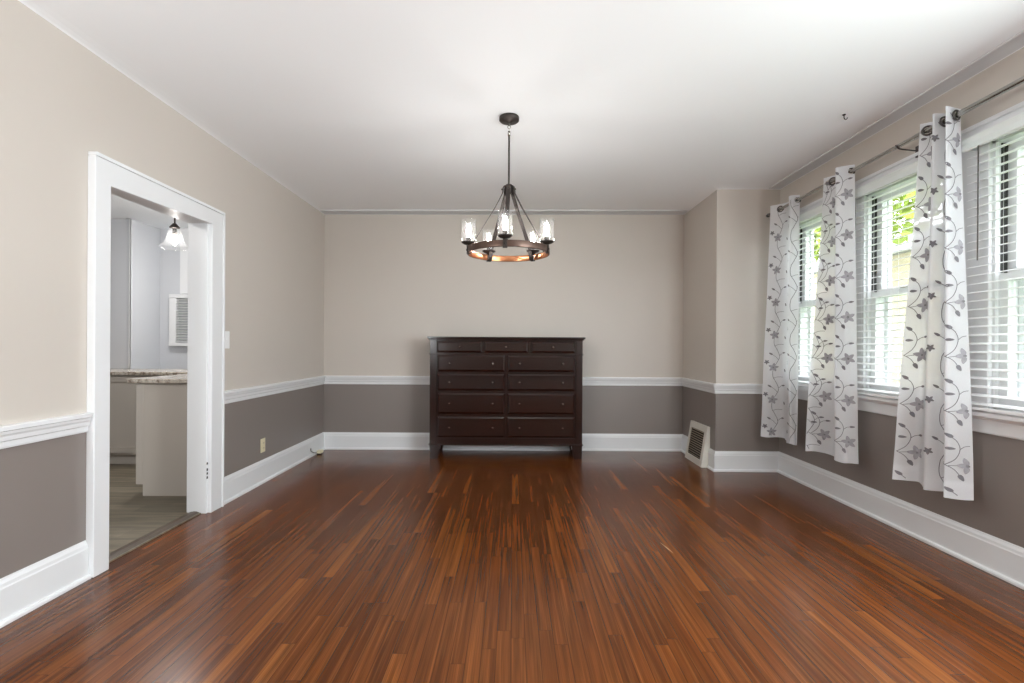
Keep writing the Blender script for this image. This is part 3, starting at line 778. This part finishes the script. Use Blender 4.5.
# ------------------------------------------------------------------ small things
sp = thing('light_switch', 'white light switch on the left wall beside the doorway', 'switch', (XL, 3.70, 1.226))
MB().box(0, .006, -.035, .04, -.066, .066).build('plate', M['switch'], sp, bevel=.003)
MB().box(.006, .016, -.004, .008, -.014, .014).build('toggle', M['switch'], sp, bevel=.002)
ol = thing('outlet', 'ivory wall outlet low on the left wall', 'outlet', (XL, 4.252, .318))
MB().box(0, .006, -.038, .038, -.06, .06).build('plate', M['ivory'], ol, bevel=.003)
for z in (-.022, .022):
    f = MB().box(.006, .009, -.016, .016, z-.014, z+.014).build('socket', M['ivory'], ol, bevel=.003)
    MB().box(.009, .0095, -.009, -.006, z-.006, z+.006).box(.009, .0095, .006, .009, z-.006, z+.006).build('slot', M['dark'], f)
pb = thing('phone_jack', 'small cream phone jack on the floor against the left baseboard', 'phone jack', (-2.10, 5.36, 0))
MB().box(-.025, .025, -.035, .035, .012, .042).build('box', M['ivory'], pb, bevel=.004)
MB().box(-.022, .022, -.032, -.0, 0, .014).build('foot', M['dark'], pb)
MB().tube([(-.022,-.04,.02),(-.03,-.10,.035),(-.042,-.14,.06),(-.043,-.14,.09)], .004, 8).build('cable', M['pewter'], pb)

vt = thing('floor_register', 'cream metal wall register leaning against the side of the chimney', 'vent', (XC, 5.072, 0))
hw, H_, b0, b1 = .229, .40, .083, .020
def fx(z, ins=0): return -(b0 + (b1-b0)*z/H_) + ins
hs = MB()
for s in (-1, 1):
    y0, y1 = sorted((s*hw, s*(hw-.004)))
    hs.hexa([(fx(0),y0,0),(0,y0,0),(fx(0),y1,0),(0,y1,0),(fx(H_),y0,H_),(0,y0,H_),(fx(H_),y1,H_),(0,y1,H_)])
hs.box(fx(H_), 0, -hw, hw, H_-.004, H_)
hs.build('housing', M['vent'], vt)
ff = MB()
def slab(y0, y1, z0_, z1_, t0=-.006, t1=.004): ff.hexa([(fx(z0_,t0),y0,z0_),(fx(z0_,t1),y0,z0_),(fx(z0_,t0),y1,z0_),(fx(z0_,t1),y1,z0_),(fx(z1_,t0),y0,z1_),(fx(z1_,t1),y0,z1_),(fx(z1_,t0),y1,z1_),(fx(z1_,t1),y1,z1_)])
slab(-hw, hw, 0, .062); slab(-hw, hw, .338, H_); slab(-hw, -hw+.060, .062, .338); slab(hw-.045, hw, .062, .338)
ff.build('face_frame', M['vent'], vt, bevel=.002)
lv = MB(); nl = 12
for i in range(nl):
    z = .062 + (i+.5)*(.276/nl); y0, y1 = -hw+.06, hw-.045
    lv.hexa([(fx(z,-.004),y0,z+.003),(fx(z,.012),y0,z-.007),(fx(z,-.004),y1,z+.003),(fx(z,.012),y1,z-.007),(fx(z,-.004),y0,z+.008),(fx(z,.012),y0,z-.002),(fx(z,-.004),y1,z+.008),(fx(z,.012),y1,z-.002)])
lv.build('louvers', M['louver'], vt)
bk = MB(); bk.hexa([(fx(.05,.014),-hw+.01,.05),(fx(.05,.016),-hw+.01,.05),(fx(.05,.014),hw-.01,.05),(fx(.05,.016),hw-.01,.05),(fx(.36,.014),-hw+.01,.36),(fx(.36,.016),-hw+.01,.36),(fx(.36,.014),hw-.01,.36),(fx(.36,.016),hw-.01,.36)])
bk.build('duct_opening', M['dark'], vt)

hx, hy = 2.163, 3.21
zz = zline(hx) + .012
hk = MB().lathe([(0,zz),(.011,zz),(.010,zz-.004),(.004,zz-.006),(.003,zz-.012),(0,zz-.012)], (hx,hy,0), 14)
hk.tube([(hx,hy,zz-.008),(hx,hy,zz-.022),(hx+.008,hy,zz-.034),(hx+.018,hy,zz-.030),(hx+.022,hy,zz-.020)], .0028, 8)
tag(hk.build('ceiling_hook', M['bronze']), 'small dark hook screwed into the ceiling near the windows', 'hook')

# ------------------------------------------------------------------ outdoors
MB().box(XO+.02, 40, -25, 40, -.75, -.7).build('ground', M['lawn'], kind='structure')
nb = thing('neighbor_house', 'pale sided house outside the windows', 'house', (7.2, 2.6, -.7))
sd = MB().box(0, 6, -9, 3.0, 0, 5.6)
for i in range(37): sd.box(-.012, 0, -9, 3.0, i*.15, i*.15+.012)
sd.build('siding', M['siding'], nb)
MB().add([(-.4,-9.3,5.55),(-.4,3.3,5.55),(3,-9.3,7.5),(3,3.3,7.5),(6.4,-9.3,5.55),(6.4,3.3,5.55)], [(0,1,3,2),(2,3,5,4),(0,2,4),(1,5,3),(0,4,5,1)]).build('roof', M['roofing'], nb)
for y in (-4.6, -2.2, .6):
    f = MB().box(-.05, .01, y-.06, y+1.06, 1.6, 1.68).box(-.05, .01, y-.06, y+1.06, 3.1, 3.18).box(-.05, .01, y-.06, y, 1.68, 3.1).box(-.05, .01, y+1, y+1.06, 1.68, 3.1).box(-.04, .0, y, y+1, 2.36, 2.42).build('window', M['white'], nb)
    MB().box(-.02, -.014, y, y+1, 1.68, 3.1).build('pane', M['dark'], f)
gh = thing('garage', 'tan brick garage outside the middle window', 'garage', (6.2, 9.0, -.7))
MB().box(0, 4, -2.6, 3.4, 0, 3.45).build('wall', M['brick'], gh)
MB().add([(-.2,-2.8,3.4),(-.2,3.6,3.4),(2,-2.8,4.3),(2,3.6,4.3),(4.2,-2.8,3.4),(4.2,3.6,3.4)], [(0,1,3,2),(2,3,5,4),(0,2,4),(1,5,3),(0,4,5,1)]).build('roof', M['roofing'], gh)
tr = thing('tree', 'yellow green leafy tree outside the middle window', 'tree', (5.5, 8.0, -.7))
MB().tube([(0,0,0),(.05,.03,1.5),(.02,.1,3.0),(.1,0,4.4)], [.16,.13,.10,.05], 10).tube([(.03,.08,2.6),(.5,.7,3.6)], [.07,.03], 8).tube([(.03,.08,2.8),(-.4,-.6,3.8)], [.06,.03], 8).build('trunk', M['bark'], tr)
lf = MB()
for k in range(2600):
    while True:
        p = Vector((random.uniform(-1,1), random.uniform(-1,1), random.uniform(-1,1)))
        if .25 < p.length < 1: break
    p = Vector((p.x*.75, p.y*2.1, p.z*1.0 + 4.35))
    R_ = Matrix.Rotation(random.uniform(0,6.28), 3, Vector((random.uniform(-1,1), random.uniform(-1,1), random.uniform(-1,1))).normalized())
    s = random.uniform(.07, .13)
    lf.add([p + R_ @ Vector(q)*s for q in ((-1,0,0),(-.2,-.5,.08),(1,0,0),(-.2,.5,.08))], [(0,1,2,3)])
lf.build('foliage', M['leaf'], tr)

# ------------------------------------------------------------------ light
w = bpy.data.worlds.new('world'); SC.world = w; w.use_nodes = True
nt = w.node_tree; bg = nt.nodes['Background']; bg.inputs[0].default_value = (.93,.97,1,1); bg.inputs[1].default_value = G['W']

def area(name, loc, rot, sx, sy, power, color=(1,1,1)):
    l = bpy.data.lights.new(name, 'AREA'); l.shape = 'RECTANGLE'; l.size = sx; l.size_y = sy; l.energy = power; l.color = color
    o = bpy.data.objects.new(name, l); COL.objects.link(o); o.location = loc; o.rotation_euler = rot
    return o
# fill light set into the opening of the added, unseen side window
sw = area('side_fill_light', (XR+.03, .325, 1.55), (PI/2, 0, PI/2), 2.4, 1.55, G['V'], (.88,.955,1))
l = bpy.data.lights.new('sun', 'SUN'); l.energy = G['SUN']; l.angle = math.radians(2); l.color = (1,.97,.92)
o = bpy.data.objects.new('sun', l); COL.objects.link(o); o.location = (-10, 0, 12); o.rotation_euler = (0, math.radians(-48), math.radians(12))
# unseen ceiling lamps, added to brighten the kitchen
def fill_fixture(name, label, x, y, z, power, r=.17):
    t = thing(name, label, 'lamp', (x, y, z))
    MB().lathe([(0,0),(r+.01,0),(r+.01,-.02),(r-.005,-.02)], n=32).build('rim', M['nickel'], t)
    MB().lathe([(r-.005,-.018),(r*.8,-.05),(r*.45,-.075),(0,-.085)], n=32).build('diffuser', emit('added_diffuser_glow', (1,.98,.955,1), power), t)
fill_fixture('added_ceiling_lamp', 'added round fill lamp on the kitchen ceiling just inside the doorway', -3.3, 1.8, 2.56, G['KL'])
fill_fixture('added_ceiling_lamp', 'added round fill lamp on the ceiling over the far kitchen counter', -3.2, 4.75, 2.56, G['KL']*.9)
# two glowing globes on stands, added behind the camera as room fill
for tx, ty, lab in ((-1.96, .15, 'added globe fill lamp behind the viewer on the doorway side'), (2.2, -.1, 'added globe fill lamp behind the viewer on the window side')):
    t = thing('added_floor_lamp', lab, 'lamp', (tx, ty, 0))
    MB().lathe([(0,0),(.14,0),(.14,.012),(.03,.03),(.011,.05),(.011,1.17),(.04,1.18),(.04,1.20),(0,1.20)], n=24).build('stand', M['bronze'], t)
    MB().lathe([(max(.16*math.sin(PI*k/12), 0), 1.34 - .16*math.cos(PI*k/12)) for k in range(13)], n=20).build('lamp_shade', emit('added_globe_glow', (.92,.97,1,1), G['U']), t)

# ------------------------------------------------------------------ camera and view
cam = bpy.data.cameras.new('camera'); co = bpy.data.objects.new('camera', cam); COL.objects.link(co)
cam.sensor_width = 36; cam.sensor_fit = 'HORIZONTAL'; cam.lens = 490/1024*36; cam.clip_start = .05; cam.clip_end = 200
cam.shift_x = -.6/1024; cam.shift_y = 4.7/1024
co.location = (0, 0, 1.19)
co.rotation_euler = (Matrix.Rotation(PI/2, 3, 'X') @ Matrix.Rotation(.0055, 3, 'Z')).to_euler()
SC.camera = co
SC.view_settings.view_transform = 'Standard'; SC.view_settings.look = 'None'; SC.view_settings.gamma = 1; SC.view_settings.use_curve_mapping = False
SC.view_settings.exposure = .2
SC.cycles.use_denoising = True; SC.cycles.denoising_prefilter = 'ACCURATE'; SC.cycles.denoising_input_passes = 'RGB_ALBEDO_NORMAL'; SC.cycles.denoising_quality = 'HIGH'; SC.cycles.use_adaptive_sampling = False
SC.cycles.max_bounces = 10; SC.cycles.diffuse_bounces = 6; SC.cycles.glossy_bounces = 4; SC.cycles.transmission_bounces = 6; SC.cycles.transparent_max_bounces = 24
SC.cycles.sample_clamp_indirect = 4; SC.cycles.caustics_reflective = False; SC.cycles.caustics_refractive = False
